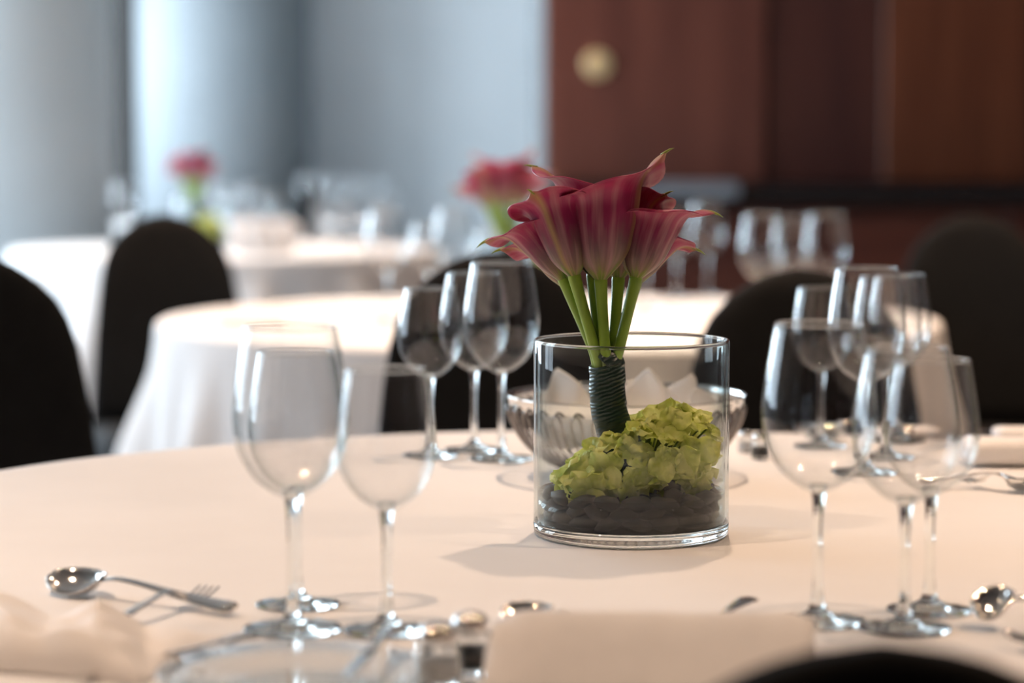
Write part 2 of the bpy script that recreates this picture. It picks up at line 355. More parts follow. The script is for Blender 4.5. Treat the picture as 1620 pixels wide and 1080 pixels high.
# ------------------------------------------------------------------ chairs
HALF = [(0, .0), (.004, .032), (.012, .056), (.02, .072), (.04, .102), (.07, .130), (.10, .146), (.15, .160), (.25, .173), (.40, .185), (.50, .192)]
def chair_parts():
    H = .952
    # backrest: rounded slab that follows the arch, leaning back a little
    vs, fs = [], []; n = 40
    levels = [0.0005, .002, .006, .012, .02, .03, .045, .07, .10, .14, .2, .28, .36, .43, .50]
    for t in levels:
        hw = max(lerp_tab(HALF, t), .006); z = H - t
        th = .024*min(1, .25+ (t/.03)**.5*.75) + .012*sm(.2, .5, t)
        lean = -.05*(z-.45)/.5 + .012*math.sin((z-.45)*6)
        for k in range(n):
            a = 2*PI*k/n; ca, sa = math.cos(a), math.sin(a)
            x = hw*math.copysign(abs(ca)**.55, ca); y = th*math.copysign(abs(sa)**.8, sa)
            y += .03*(1-(x/.2)**2)*-1 + .03
            vs.append((x, y+lean, z))
    for i in range(len(levels)-1):
        for k in range(n): fs.append((i*n+k, i*n+(k+1) % n, (i+1)*n+(k+1) % n, (i+1)*n+k))
    fs.append(tuple(range(n))); fs.append(tuple(range((len(levels)-1)*n, len(levels)*n)))
    back = mesh('backrest', vs, fs, M['black']); fixn(back)
    vs, fs = [], []; n = 48
    prof = [(.90, .475), (.97, .472), (1.0, .458), (1.0, .43), (.995, .38), (.985, .33)]
    for q, z in prof:
        for k in range(n):
            a = 2*PI*k/n; ca, sa = math.cos(a), math.sin(a)
            x = .215*math.copysign(abs(ca)**.45, ca)*q; y = .205+.20*math.copysign(abs(sa)**.45, sa)*q
            droop = .06*(math.cos(4*(a-PI/4))*-.5+.5) if z < .36 else 0
            vs.append((x, y, z+droop))
    for i in range(len(prof)-1):
        for k in range(n): fs.append((i*n+k, i*n+(k+1) % n, (i+1)*n+(k+1) % n, (i+1)*n+k))
    fs.append(tuple(range(n-1, -1, -1))); fs.append(tuple(range((len(prof)-1)*n, len(prof)*n)))
    seat = mesh('seat', vs, fs, M['black']); fixn(seat)
    legs = []
    for sx in (-1, 1):
        for (y0, y1) in ((.02, -.03), (.38, .40)):
            legs.append(tube('leg', [(sx*.172, y0, .46), (sx*.175, y0, .35), (sx*.178, (y0+y1)/2, .18), (sx*.182, y1, .005)], [.035, .028, .021, .024], M['black'], 14))
    return back, seat, legs
BACK, SEAT, LEGS = chair_parts()
def chair(x, y, face, lab, s=1.0):
    d = Vector(face).normalized(); rz = math.atan2(d.y, d.x) - PI/2
    o = empty('banquet_chair', (x, y, 0), lab, 'chair', 'black covered banquet chairs', rz)
    o.scale = (1, 1, s)
    ob('backrest', BACK, o); ob('seat', SEAT, o)
    for l in LEGS: ob('leg', l, o)
    return o
chair(-.785, 3.52, (.45, -.9), 'black fabric covered chair cut off by the left edge of the photo')
chair(-.80, 5.62, (.35, -.93), 'black covered round-topped chair between the second table and the far left table')
chair(-.025, 3.56, (.08, -1), 'black covered chair behind the three wine glasses left of the vase')
chair(.415, 3.44, (-.05, -1), 'black covered chair behind the vase and right wine glasses', .98)
chair(1.052, 5.5, (-.12, -1), 'dark covered chair at far right, against the timber cabinet')
chair(.90, 3.33, (-.25, -1), 'black covered chair at the right edge, mostly outside the photo')
chair(.188, 1.255, (0, 1), 'nearest black covered chair, its curved top at the bottom right', .902)
chair(-.86, 9.75, (-1, -.25), 'small far black chair between the two farthest tables, behind glasses')

# ------------------------------------------------------------------ wine glasses
def glass_meshes(H, W, rim, bowl_h, foot, n=48):
    """one stemmed wine glass: bowl (thin wall), stem and foot"""
    zb = H - bowl_h; o = []
    shape = [(0, .0), (.02, .22), (.06, .43), (.12, .64), (.20, .81), (.30, .94), (.40, .99), (.50, 1.0), (.62, .975), (.75, .90), (.88, .80), (1.0, None)]
    for t, q in shape:
        q = rim/W if q is None else q
        if t > .50: q = 1 - (1-rim/W)*((t-.50)/.50)**1.35
        o.append((max(q*W/2, .0), zb + t*bowl_h))
    S = [(p.x, p.z) for p in spline([(r, 0, z) for r, z in o], 30)]; S[0] = (0.0001, zb)
    inner = []
    for i, (r, z) in enumerate(S):
        t = i/30; inner.append((max(r-.0010, .0001), z + .0035*(1-t)**6 + .0))
    inner[-1] = (S[-1][0]-.0009, S[-1][1]); mid = (S[-1][0]-.00045, S[-1][1]+.0004)
    bowl = lathe('bowl', S + [mid] + inner[::-1], M['glass'], n)
    sp = [(.0068, zb+.006), (.0052, zb-.001), (.0042, zb-.010), (.0037, zb-.025), (.0035, zb*.5), (.0038, .028), (.0048, .016), (.007, .0095)]
    rim_ = lathe('rim', [(rim/2-.0004+.00075*math.cos(a), H+.00075*math.sin(a)) for a in [2*PI*i/8 for i in range(8)]], M['solid'], n, close=True)
    stem = lathe('stem', sp, M['solid'], 20, cap0=True, cap1=True)
    f = foot/2
    fp = [(.0001, .0100), (.0068, .0092), (.011, .0062), (f*.5, .0042), (f*.8, .0028), (f*.97, .0022), (f, .0014), (f*.985, .0006), (.0001, .0006)]
    ft = lathe('foot', fp, M['solid'], n)
    return bowl, rim_, stem, ft
GL = {'large': glass_meshes(.226, .086, .068, .128, .074), 'medium': glass_meshes(.210, .080, .062, .117, .070),
      'small': glass_meshes(.195, .0735, .058, .105, .066)}
def wineglass(kind, x, y, lab, group, s=1.0):
    o = empty('wine_glass', (x, y, TZ+.0008), lab, 'wine glass', group); o.scale = (s, s, s)
    o.rotation_euler = (0, 0, rng.uniform(0, 6))
    for nm, me in zip(('bowl', 'rim', 'stem', 'foot'), GL[kind]): ob(nm, me, o)
    return o
def wg(kind, px, py, lab, group, s=1.0):
    p = T(px, py); return wineglass(kind, p.x, p.y, lab, group, s)
gA = 'wine glasses at the front left setting'; gB = 'wine glasses at the front right setting'
wg('large', 463, 997, 'large empty wine glass nearest the left edge on the front table, foreground', gA)
wg('medium', 471, 958, 'wine glass directly behind the large foreground glass on the left', gA, .947)
wg('small', 612, 999, 'small foreground wine glass, just right of the large one at left', gA)
wg('large', 1293, 984, 'large foreground wine glass, first one right of the vase', gB)
wg('medium', 1430, 996, 'medium foreground wine glass, middle of the right front trio', gB)
wg('small', 1470, 967, 'small foreground wine glass, rightmost of the front trio', gB)
gC = 'wine glasses behind the vase at left'; gD = 'wine glasses behind the front right trio'
wg('small', 681, 722, 'small wine glass, leftmost of the trio between the front left glasses and the vase', gC)
wg('medium', 750, 713, 'medium wine glass, middle and rearmost of the trio left of the vase', gC)
wg('large', 793, 727, 'large wine glass nearest the vase, right of its trio', gC)
wg('small', 1298, 707, 'small wine glass behind the first foreground glass right of the vase', gD, .98)
wg('large', 1368, 748, 'tallest wine glass behind the front right trio', gD)
wg('medium', 1400, 724, 'wine glass with etched measure marks, behind the front right trio', gD)
wg('medium', 1420, 698, 'rearmost wine glass, right end of the group behind the front right trio', gD, .97)
# etched measure marks on one glass: a line and small figures
def etch():
    p = T(1400, 724); m = mat('etched_white', (.8,.8,.8), .6)
    vs, fs = [], []
    def arc(a0, a1, z0, z1):
        r0 = lerp_tab([(.14, .0392), (.165, .0385), (.18, .0365), (.21, .032)], (z0+z1)/2)+.0004; n = 6; b = len(vs)
        for i in range(n+1):
            a = a0+(a1-a0)*i/n
            for z in (z0, z1): vs.append((r0*math.cos(a), r0*math.sin(a), z))
        for i in range(n): fs.append((b+2*i, b+2*i+2, b+2*i+3, b+2*i+1))
    c = -PI/2+.1
    arc(c-.12, c+.42, .1625, .1629)
    for k, a in enumerate((c-.08, c+.02, c+.12, c+.26, c+.36)): arc(a, a+.055, .1645, .1650); arc(a, a+.055, .1662, .1667); arc(a, a+.012, .1645, .1667)
    o = [x for x in C.objects if x.get('label', '').startswith('wine glass with etched')][0]
    e = ob('measure_mark', mesh('measure_mark', vs, fs, m), o); o.rotation_euler = (0, 0, 0)
etch()
gE = 'glasses on the second table'
for k, px_, py_, lab in (
  ('large', 612, 508, 'blurred large wine glass on the second table, left end above the chair back'),
  ('small', 676, 502, 'blurred small wine glass on the second table, right of the large left one'),
  ('large', 718, 500, 'blurred wine glass on the second table directly left of its flower vase'),
  ('large', 1204, 524, 'blurred wine glass on the second table, left of the trio over the chair back'),
  ('medium', 1250, 504, 'blurred wine glass on the second table, middle and rear of the right trio'),
  ('large', 1305, 522, 'blurred wine glass on the second table, right of the trio over the chair back'),
  ('large', 1118, 470, 'blurred wine glass at the rear of the second table, right of the lilies'),
  ('medium', 1068, 473, 'blurred wine glass at the rear of the second table, partly behind the right lily'),
  ('medium', 1022, 488, 'blurred wine glass on the second table, mostly behind the lilies')):
    wg(k, px_, py_, lab, gE)
gF = 'glasses on the far left table'
for k, px_, py_, lab in (
  ('large', 197, 388, 'blurred wine glass alone at the left of the far left table'),
  ('large', 348, 384, 'blurred wine glass just right of the far left flower vase'),
  ('medium', 376, 390, 'blurred wine glass, second right of the far left flower vase'),
  ('large', 404, 392, 'blurred wine glass, third right of the far left flower vase'),
  ('small', 436, 398, 'blurred small wine glass at the right end of the far left table row')):
    wg(k, px_, py_, lab, gF)
gG = 'glasses on the farthest table'
for k, px_, lab in (('large', 486, 'blurred wine glass, left one of the farthest table row'), ('large', 512, 'blurred wine glass, second of the farthest table row'),
  ('medium', 540, 'blurred wine glass, third of the farthest table row'), ('large', 578, 'blurred wine glass, fourth of the farthest table row'),
  ('medium', 614, 'blurred wine glass at the right end of the farthest table row')):
    wg(k, px_, 357 + (px_ % 5), lab, gG)

# ------------------------------------------------------------------ vase, water, pebbles
VR, VH, VB = .0905, .181, .0125
v = empty('glass_vase', (VASE.x, VASE.y, TZ+.0008), 'clear cylinder glass vase with lilies on the front table, in focus', 'vase', 'cylinder vases')
wp_ = [(VR, VB)] + [(VR, VB+(VH-.002-VB)*i/6) for i in range(1, 7)] + [(VR-.0006, VH-.0005), (VR-.0017, VH), (VR-.0028, VH-.0005), (VR-.0034, VH-.002)] + [(VR-.0034, VH-.002-(VH-.002-VB)*i/6) for i in range(1, 7)]
ob('glass_wall', lathe('glass_wall', wp_, M['vase'], 96), v)
ob('glass_rim', lathe('glass_rim', [(VR-.0017+.0017*math.cos(a), VH-.0012+.0017*math.sin(a)) for a in [2*PI*i/10 for i in range(10)]], M['solid'], 96, close=True), v)
ob('glass_base', lathe('glass_base', [(.0001, 0), (VR-.006, 0), (VR-.002, .0008), (VR-.0004, .0025), (VR, .006), (VR, VB), (VR-.006, VB-.0003), (.0001, VB-.001)], M['solid'], 96), v)
wz = .0405
wa = ob('water', lathe('water', [(.0001, wz-.0005), (VR-.0055, wz-.0005), (VR-.0036, wz+.0006), (VR-.0036, VB+.001), (.0001, VB+.001)], M['water'], 96))
wa.location = (VASE.x, VASE.y, TZ+.0008); tag(wa, 'shallow water around the dark pebbles in the front vase', 'water', 'water in the vases')
def pebble_me(seed):
    bm = bmesh.new(); bmesh.ops.create_icosphere(bm, subdivisions=2, radius=1)
    rn = random.Random(seed); sx, sy, sz = rn.uniform(.85, 1.15), rn.uniform(.65, .9), rn.uniform(.42, .6)
    for vv in bm.verts:
        k = 1+.28*noise.noise(vv.co*1.3+Vector((seed*7.1, 0, 0)))
        vv.co = Vector((vv.co.x*sx, vv.co.y*sy, vv.co.z*sz))*k
    me = bpy.data.meshes.new('pebble'); bm.to_mesh(me); bm.free(); me.materials.append(M['stone'])
    me.polygons.foreach_set('use_smooth', [True]*len(me.polygons)); return me
PEB = [pebble_me(i) for i in range(7)]
stones = []
for L in range(3):
    for rr, cnt in ((.0715, 17), (.046, 11), (.020, 5)):
        for k in range(cnt):
            a = 2*PI*(k+.5*(L % 2))/cnt+rng.uniform(-.08, .08)
            s = rng.uniform(.0125, .0148)
            stones.append((rr*math.cos(a), rr*math.sin(a), VB+.0075+L*.0088+rng.uniform(-.001, .001), s, a, rng.uniform(-.35, .35)))
for k in range(9): # a few on top in the middle
    a = k*2.4; rr = .012+.0045*k; stones.append((rr*math.cos(a)+.005, rr*math.sin(a), VB+.034, .0135, a, .2))
for (x, y, z, s, a, tl) in stones:
    o = ob('pebble', PEB[rng.randrange(7)], None, (VASE.x+x, VASE.y+y, TZ+.0008+z), (tl, rng.uniform(-.3, .3), a+PI/2+rng.uniform(-.4, .4))); o.scale = (s, s, s)
    tag(o, 'dark slate pebble in the bed at the bottom of the front vase', 'pebble', 'dark pebbles in the front vase')

# ------------------------------------------------------------------ calla lily bouquet (coordinates from the vase's centre at table height)
def lily(base, d0, d1, L, W, tipdir, seed, curl=1.0, flare=1.0, tiplen=.012):
    """petal funnel: axis bends from d0 to d1; tipdir is the side the pointed tip leans to"""
    rn = random.Random(seed); nph, nv = 54, 30
    base = Vector(base); d0 = Vector(d0).normalized(); d1 = Vector(d1).normalized(); td = Vector(tipdir)
    ph1, ph2 = rn.uniform(0, 6), rn.uniform(0, 6)
    vs, fs, uvs = [], [], []
    def axis(s):   # s may go past 1 or fold back with the curl
        n = 14; p = base.copy(); ds = s/n
        for i in range(n):
            t = (i+.5)/n*s/L; t = max(0, min(1, t)); p += (d0*(1-t)+d1*t).normalized()*ds
        t = max(0, min(1, s/L)); return p, (d0*(1-t)+d1*t).normalized()
    for i in range(nph+1):
        u = i/nph; ph = (u-.5)*2*PI*1.10
        c = (1+math.cos(ph))/2 if abs(ph) < PI else 0
        Lp = L*(.74+.26*c**1.0) * (1+.03*math.sin(3*ph+ph1)) + tiplen*math.exp(-(ph/.10)**2)
        amax = (2.15*curl)*(1-.32*c**2) + .18*math.sin(2*ph+ph2)
        amax_ = amax*flare
        s = 0.0; r = .0042; spir = 1+.10*(ph/PI)
        lp = Lp/nv
        for j in range(nv+1):
            vv = j/nv
            al = (W/.066)*sm(-.02, .05, vv)*(.60*(1-sm(.12, .42, vv)) + .20*(1-.6*sm(.5, .7, vv))) + amax_*sm(.60, 1.03, vv)**1.5
            if j: r += math.sin(al)*lp; s += math.cos(al)*lp
            p, t = axis(s)
            N = (td - t*td.dot(t)).normalized(); B = t.cross(N)
            rr = r*spir*(1+.03*sm(.3, 1, vv)*math.sin(4*ph+ph2))
            if abs(ph) < .35: rr *= 1+.04*(1-abs(ph)/.35)*sm(.2, .8, vv)
            q = p + (N*math.cos(ph)+B*math.sin(ph))*rr
            q += t*(.0018*sm(.6, 1, vv)*math.sin(5*ph+ph1))
            vs.append(q); uvs.append((u, vv))
    m1 = nv+1
    for i in range(nph):
        for j in range(nv): fs.append((i*m1+j, (i+1)*m1+j, (i+1)*m1+j+1, i*m1+j+1))
    me = mesh('flower', vs, fs, M['lily'])
    ul = me.uv_layers.new(name='UVMap')
    for lp_ in me.loops: ul.data[lp_.index].uv = uvs[lp_.vertex_index]
    tipv = vs[(nph//2)*m1+nv]; tipp = vs[(nph//2)*m1+nv-2]
    return me, tipv, (tipv-tipp).normalized()
# name: base, start axis, end axis, length, width, tip side
LIL = [
 ((-.029, -.012, .236), (-.04, 0, 1), (.04, .10, 1), .122, .064, (1, -.35, .1), 1, .80, 1.0, .012),     # centre front
 ((-.053, -.012, .240), (-.25, -.03, 1), (-.36, .08, 1), .096, .054, (-.45, -1, .1), 2, .84, 1.0, .005),      # left, seen from its back
 ((-.062, .002, .236), (-.42, 0, 1), (-.72, .10, .55), .086, .044, (-1, -.1, -.3), 3, .85, 1.0, .004),     # far left, drooping lip
 ((.003, -.008, .238), (.20, -.03, 1), (.44, .14, .9), .100, .060, (1, .3, 0), 4, .95, 1.0, .003),       # right
 ((.004, .016, .232), (.30, .12, 1), (.95, .20, .62), .074, .042, (1, -.1, -.3), 5, .8, 1.0, .006),          # right rear
 ((-.012, .014, .236), (.05, .1, 1), (.18, .22, 1), .096, .056, (.8, -.5, .2), 6, .85, 1.0, .003),           # behind centre, right
 ((-.035, .020, .240), (-.04, .1, 1), (.06, .20, 1), .114, .056, (-.9, .3, .2), 7, .85, 1.0, .004),         # rear, top
 ((-.058, .022, .228), (-.35, .2, 1), (-.70, .30, .45), .074, .044, (-.8, -.3, -.3), 8, .8, 1.0, .006)]        # rear left
LLAB = ['tall burgundy calla lily at the centre front, yellow-green tip to the right', 'pale streaked calla lily left of centre', 'leftmost calla lily with drooping lip',
        'rightmost large calla lily', 'calla lily low behind the right one, only its pointed lip showing', 'dark calla lily behind the centre one, at its right', 'calla lily at the back, its rim at the top', 'small calla lily lip low behind the left one']
bq = empty('lily_bouquet', (VASE.x, VASE.y, TZ), 'bouquet of burgundy calla lilies leaning in the front vase, in focus', 'flowers', 'calla lily bouquets')
W0, W1 = Vector((-.0225, -.002, .155)), Vector((-.012, -.002, .085))      # centre of the leaf wrap at top and bottom
offs = [(0, -.009), (-.007, -.006), (-.009, .002), (.007, -.007), (.009, .003), (.003, .002), (-.002, .007), (-.006, .008)]
for i, a in enumerate(LIL):
    me, tv, tdv = lily(*a)
    o = ob('flower', me, bq); o['label'] = LLAB[i]
    so = o.modifiers.new('thick', 'SOLIDIFY'); so.thickness = .0009; so.offset = 0
    b = Vector(a[0]); d0 = Vector(a[1]).normalized(); ox, oy = offs[i]; ov = Vector((ox, oy, 0))
    pts = spline([W1+Vector((.006, 0, -.035))+ov*.7, W1+ov*.8, (W0+W1)/2+ov*.85+Vector((-.003, 0, 0)), W0+ov, (W0+ov)*.45+b*.55-d0*.028+Vector((0, 0, .004)), b-d0*.012, b+d0*.006], 26)
    rad = [.0050]*20+[.0051, .0054, .0057, .0060, .0062, .0060, .0050]
    ob('stem', tube('stem', pts, rad, M['stem'], 12), o)
    ob('petal_tip', tube('petal_tip', [tv-tdv*.006, tv, tv+tdv*.004, tv+tdv*.008+Vector((0, 0, -.001))], [.0012, .0012, .0008, .0002], M['tip'], 6), o)
# spadix inside two flowers that open towards the camera side
for i in (2, 3):
    a = LIL[i]; b = Vector(a[0]); e = b+Vector(a[1]).normalized()*.03+Vector(a[2]).normalized()*.035
    fl = [c for c in bq.children if c.get('label') == LLAB[i]][0]
    ob('spadix', tube('spadix', [b+(e-b)*.3, b+(e-b)*.7, e, e+(e-b)*.04], [.002, .0026, .0022, .0008], M['tip'], 8), fl)
def wrap_me():
    n, m = 40, 60; vs, fs = [], []
    ctrl = spline([W1+Vector((.006, 0, -.022)), W1, (W0+W1)/2+Vector((-.004, 0, 0)), W0, W0+Vector((-.001, 0, .004))], m)
    fr = frames(ctrl)
    for i, (p, t, N, B) in enumerate(fr):
        q = i/m
        for k in range(n):
            a = 2*PI*k/n
            sp_ = (q*7 + a/(2*PI)) % 1.0
            r = .0158 + .0011*(1-sp_) - .0010*sm(.9, 1, q) + .0010*(1-q)
            top = .0035*math.cos(a+.6) if i == m else 0
            vs.append(p+N*r*math.cos(a)+B*r*math.sin(a)+t*top)
    for i in range(m):
        for k in range(n): fs.append((i*n+k, i*n+(k+1) % n, (i+1)*n+(k+1) % n, (i+1)*n+k))
    return mesh('leaf_wrap', vs, fs, M['leafwrap'])
wm = M['leafwrap']; tc = nd(wm, 'ShaderNodeTexCoord'); wv = nd(wm, 'ShaderNodeTexWave', Scale=90.0, Distortion=4.0); wv.bands_direction = 'Z'
mpw = nd(wm, 'ShaderNodeMapping'); mpw.inputs['Rotation'].default_value = (0, .35, 0); ln(wm, tc.outputs['Object'], mpw.inputs[0]); ln(wm, mpw.outputs[0], wv.inputs['Vector'])
bpw = nd(wm, 'ShaderNodeBump', Strength=.5, Distance=.0006); ln(wm, wv.outputs['Fac'], bpw.inputs['Height']); ln(wm, bpw.outputs[0], wm.node_tree.nodes['Principled BSDF'].inputs['Normal'])
o = ob('leaf_wrap', wrap_me(), bq); o['label'] = 'dark green leaf wound around the stems'
so = o.modifiers.new('thick', 'SOLIDIFY'); so.thickness = .0008

# ------------------------------------------------------------------ hydrangea head
def floret_me(seed):
    rn = random.Random(seed); vs, fs = [], []; npet = 4
    for k in range(npet):
        a = k*2*PI/npet+rn.uniform(-.25, .25); ca, sa = math.cos(a), math.sin(a); Lp = rn.uniform(.0175, .0235); wd = Lp*rn.uniform(.85, 1.1)
        tilt = rn.uniform(.1, .75); ph = rn.uniform(0, 6); b = len(vs); n = 7
        for i in range(n):
            t = i/(n-1)
            hw = wd*.5*max(.10, math.sin(PI*min(1, t*.86+.08))**.6)*(1 if t < .98 else .55)
            for j in range(n):
                s = j/(n-1)*2-1
                x = Lp*t*(1-.12*abs(s)**2*t); y = hw*s
                z = math.sin(tilt)*x*(1-.55*t) + .0035*s*s*math.sin(ph)*t + .0022*math.sin(5*s+ph)*t + .0014*math.sin(9*t+3*s+ph)
                vs.append((x*ca-y*sa, x*sa+y*ca, z+.0006*k))
        for i in range(n-1):
            for j in range(n-1): fs.append((b+i*n+j, b+(i+1)*n+j, b+(i+1)*n+j+1, b+i*n+j+1))
    return mesh('floret', vs, fs, M['bract'])
FLO = [floret_me(i) for i in range(8)]
hy = empty('hydrangea_head', (VASE.x, VASE.y, TZ+.045), 'lime green hydrangea head lying on the pebbles of the front vase, in focus', 'flower', 'green hydrangea heads')
LOBES = [((.040, -.012, .036), (.036, .034, .033)), ((-.008, -.030, .020), (.032, .026, .026)), ((-.036, -.026, .006), (.026, .026, .020)), ((.058, .010, .022), (.022, .034, .030)), ((.012, .022, .030), (.036, .032, .028)), ((.015, -.030, .034), (.026, .026, .024))]
fl_pts = []
for (c, rad) in LOBES:
    tries = 0
    for _ in range(120):
        u = rng.uniform(-.55, 1); a = rng.uniform(0, 2*PI); q = math.sqrt(1-u*u)
        n_ = Vector((q*math.cos(a), q*math.sin(a), u)); p = Vector(c)+Vector((n_.x*rad[0], n_.y*rad[1], n_.z*rad[2]))
        if p.z < -.012 or math.hypot(p.x, p.y) > .071: continue
        if any(sum(((p[k]-c2[k])/r2[k])**2 for k in range(3)) < .75 for c2, r2 in LOBES if c2 != c): continue
        if any((p-p2).length < .0150 for p2, _ in fl_pts): continue
        nn = Vector((n_.x/rad[0], n_.y/rad[1], n_.z/rad[2])).normalized()
        if abs(p.x+.016) < .017 and abs(p.y) < .02 and p.z > .02: continue     # the stems pass here
        fl_pts.append((p, nn))
for p, nn in fl_pts:
    nn = (nn+Vector((rng.uniform(-.3, .3), rng.uniform(-.3, .3), rng.uniform(-.2, .3)))).normalized()
    q = nn.to_track_quat('Z', 'Y')
    o = ob('floret', FLO[rng.randrange(8)], hy, p); o.rotation_mode = 'QUATERNION'
    from mathutils import Quaternion
    o.rotation_quaternion = q @ Quaternion((0, 0, 1), rng.uniform(0, 6)); s = rng.uniform(.9, 1.12); o.scale = (s, s, s)
vs, fs = [], []
for p, nn in fl_pts:
    a_, b_ = tube_data([Vector((.012+p.x*.15, p.y*.2, -.018)), p*.55+Vector((.004, 0, -.004)), p-nn*.001], [.0016, .0012, .0009], 6, True, None, len(vs)); vs += a_; fs += b_
o = ob('stalks', mesh('stalks', vs, fs, M['core']), hy); o['kind'] = 'stuff'
vs, fs = tube_data([(.014, .0, -.022), (.016, -.002, -.005), (.014, 0, .012)], [.006, .007, .009], 10); 
ob('main_stalk', mesh('main_stalk', vs, fs, M['core']), hy)

# copies of the centrepiece on the two tables behind
pebs_v, pebs_f = [], []
for (x, y, z, s, a, tl) in stones:
    me = PEB[int(abs(x)*9999) % 7]; b = len(pebs_v); mt = Matrix.Translation((x, y, z)) @ Matrix.Rotation(a, 4, 'Z') @ Matrix.Scale(s, 4)
    pebs_v += [mt @ vv.co for vv in me.vertices]; pebs_f += [tuple(b+i for i in f.vertices) for f in me.polygons]
PB = mesh('pebble_bed', pebs_v, pebs_f, M['stone'])
for (x, y, rz, where, ang) in ((T(820, 506).x, T(820, 506).y, .1, 'second table', 0), (T(318, 396).x, T(318, 396).y, -.3, 'far left table', 0)):
    for src, nm, zz in ((v, 'vase', TZ+.0008), (wa, 'water', TZ+.0008), (bq, 'bq', TZ), (hy, 'hy', TZ+.045)):
        c = copy_tree(src); c.location = (x, y, zz); c.rotation_euler = (0, 0, rz)
        c['label'] = {'vase': 'blurred cylinder glass vase on the %s', 'water': 'water in the blurred vase on the %s',
                      'bq': 'blurred burgundy lily bouquet on the %s', 'hy': 'blurred lime green hydrangea in the vase on the %s'}[nm] % where
    o = ob('pebble_bed', PB, None, (x, y, TZ+.0008)); tag(o, 'bed of dark pebbles in the vase on the %s' % where, 'pebbles', None, 'stuff')

# ------------------------------------------------------------------ wire bread basket with napkin
BK = T(990, 752)
bs = empty('bread_basket', (BK.x, BK.y, TZ), 'silver wire bread basket with looped sides, right behind the vase', 'basket')
BR = .130
def bz(t): # profile of the bowl: t 0 bottom .. 1 rim
    return (BR*(.36+.64*math.sin(t*PI/2)**.9), .006+.080*(1-math.cos(t*PI/2))**.85)
r1, z1 = bz(1)
ob('rim_band', lathe('rim_band', [(r1, z1+.004), (r1+.001, z1+.0045), (r1+.0006, z1+.003), (r1-.0015, z1-.010), (r1-.0028, z1-.0105), (r1-.001, z1+.003)], M['silver'], 96, close=True), bs)
ob('foot_ring', lathe('foot_ring', [(BR*.36+.002*math.cos(a), .003+.0026*math.sin(a)) for a in [2*PI*i/8 for i in range(8)]], M['silver'], 64, close=True), bs)
def loop_pts():
    pts = []
    for s in (-1, 1):
        seg = []
        for j in range(13):
            t = .02+.80*j/12; r, z = bz(t); ww = .0068*(.45+.55*t)*1.0
            seg.append(Vector((r+.0012, s*ww, z)))
        pts.append(seg)
    top = []
    for j in range(1, 8):
        a = PI*j/8; t = .82+.10*math.sin(a); r, z = bz(t); top.append(Vector((r+.0012, -.0061*math.cos(a), z)))
    return pts[0]+top+pts[1][::-1]
LP = tube('wire_loop', loop_pts(), .0012, M['wire'], 6)
for k in range(34): ob('wire_loop', LP, bs, rot=(0, 0, 2*PI*k/34))
ob('bottom_plate', lathe('bottom_plate', [(.0001, .004), (BR*.36, .004), (BR*.36, .0055), (.0001, .0055)], M['silver'], 48), bs)
def cloth_patch(name, nx, ny, fn, thick=.0012, mt='napkin'):
    vs = [fn(i/(nx-1), j/(ny-1)) for j in range(ny) for i in range(nx)]
    fs = [(j*nx+i, j*nx+i+1, (j+1)*nx+i+1, (j+1)*nx+i) for j in range(ny-1) for i in range(nx-1)]
    return mesh(name, vs, fs, M[mt])
bn = empty('basket_napkin', (BK.x, BK.y, TZ+.02), 'white cloth napkin with pointed folds lining the wire basket', 'napkin')
def liner(u, v_):
    a = u*2*PI; rr = v_
    r = .104*rr; z = .006+.055*rr**2.2 + .006*math.sin(5*a+1)*rr**2 + .004*noise.noise(Vector((r*40*math.cos(a), r*40*math.sin(a), 1)))
    z = max(z, .004); r = min(r, .10)
    return (r*math.cos(a), r*math.sin(a), z)
ob('liner', cloth_patch('liner', 61, 16, liner), bn)
def corner(cx, cy, ang, w_, h_, lean, seed, pk=.5, sharp=1.1):
    def fn(u, v_):
        s = u-pk; k = max(0, 1-abs(s)/(pk if s < 0 else 1-pk))
        hgt = h_*(k**sharp)
        x = (u-.5)*w_; z = .012+v_*(hgt+.022)
        y = lean*v_*v_+.016*math.cos(s*9+seed)*v_ + .004*math.sin(11*u+seed)
        z += .003*math.sin(7*u+5*v_+seed)*v_
        c, q = math.cos(ang), math.sin(ang)
        return (cx+x*c-y*q, cy+x*q+y*c, z)
    me = cloth_patch('folded_corner', 26, 14, fn); o = ob('folded_corner', me, bn); so = o.modifiers.new('t', 'SOLIDIFY'); so.thickness = .0016
    return o
corner(-.052, -.015, .15, .085, .064, -.004, .3, .22, .8)
corner(-.045, .030, -.1, .10, .030, .01, 1.0, .5)
corner(.028, .0, -.05, .090, .068, -.010, 2.0, .45, .7)
corner(.060, .020, .5, .075, .058, .004, 3.1, .6, .7)
corner(.083, -.020, -.7, .050, .046, -.006, 4.2, .5, .8)
corner(.010, .045, .1, .12, .045, .005, 5.0, .5, .9)

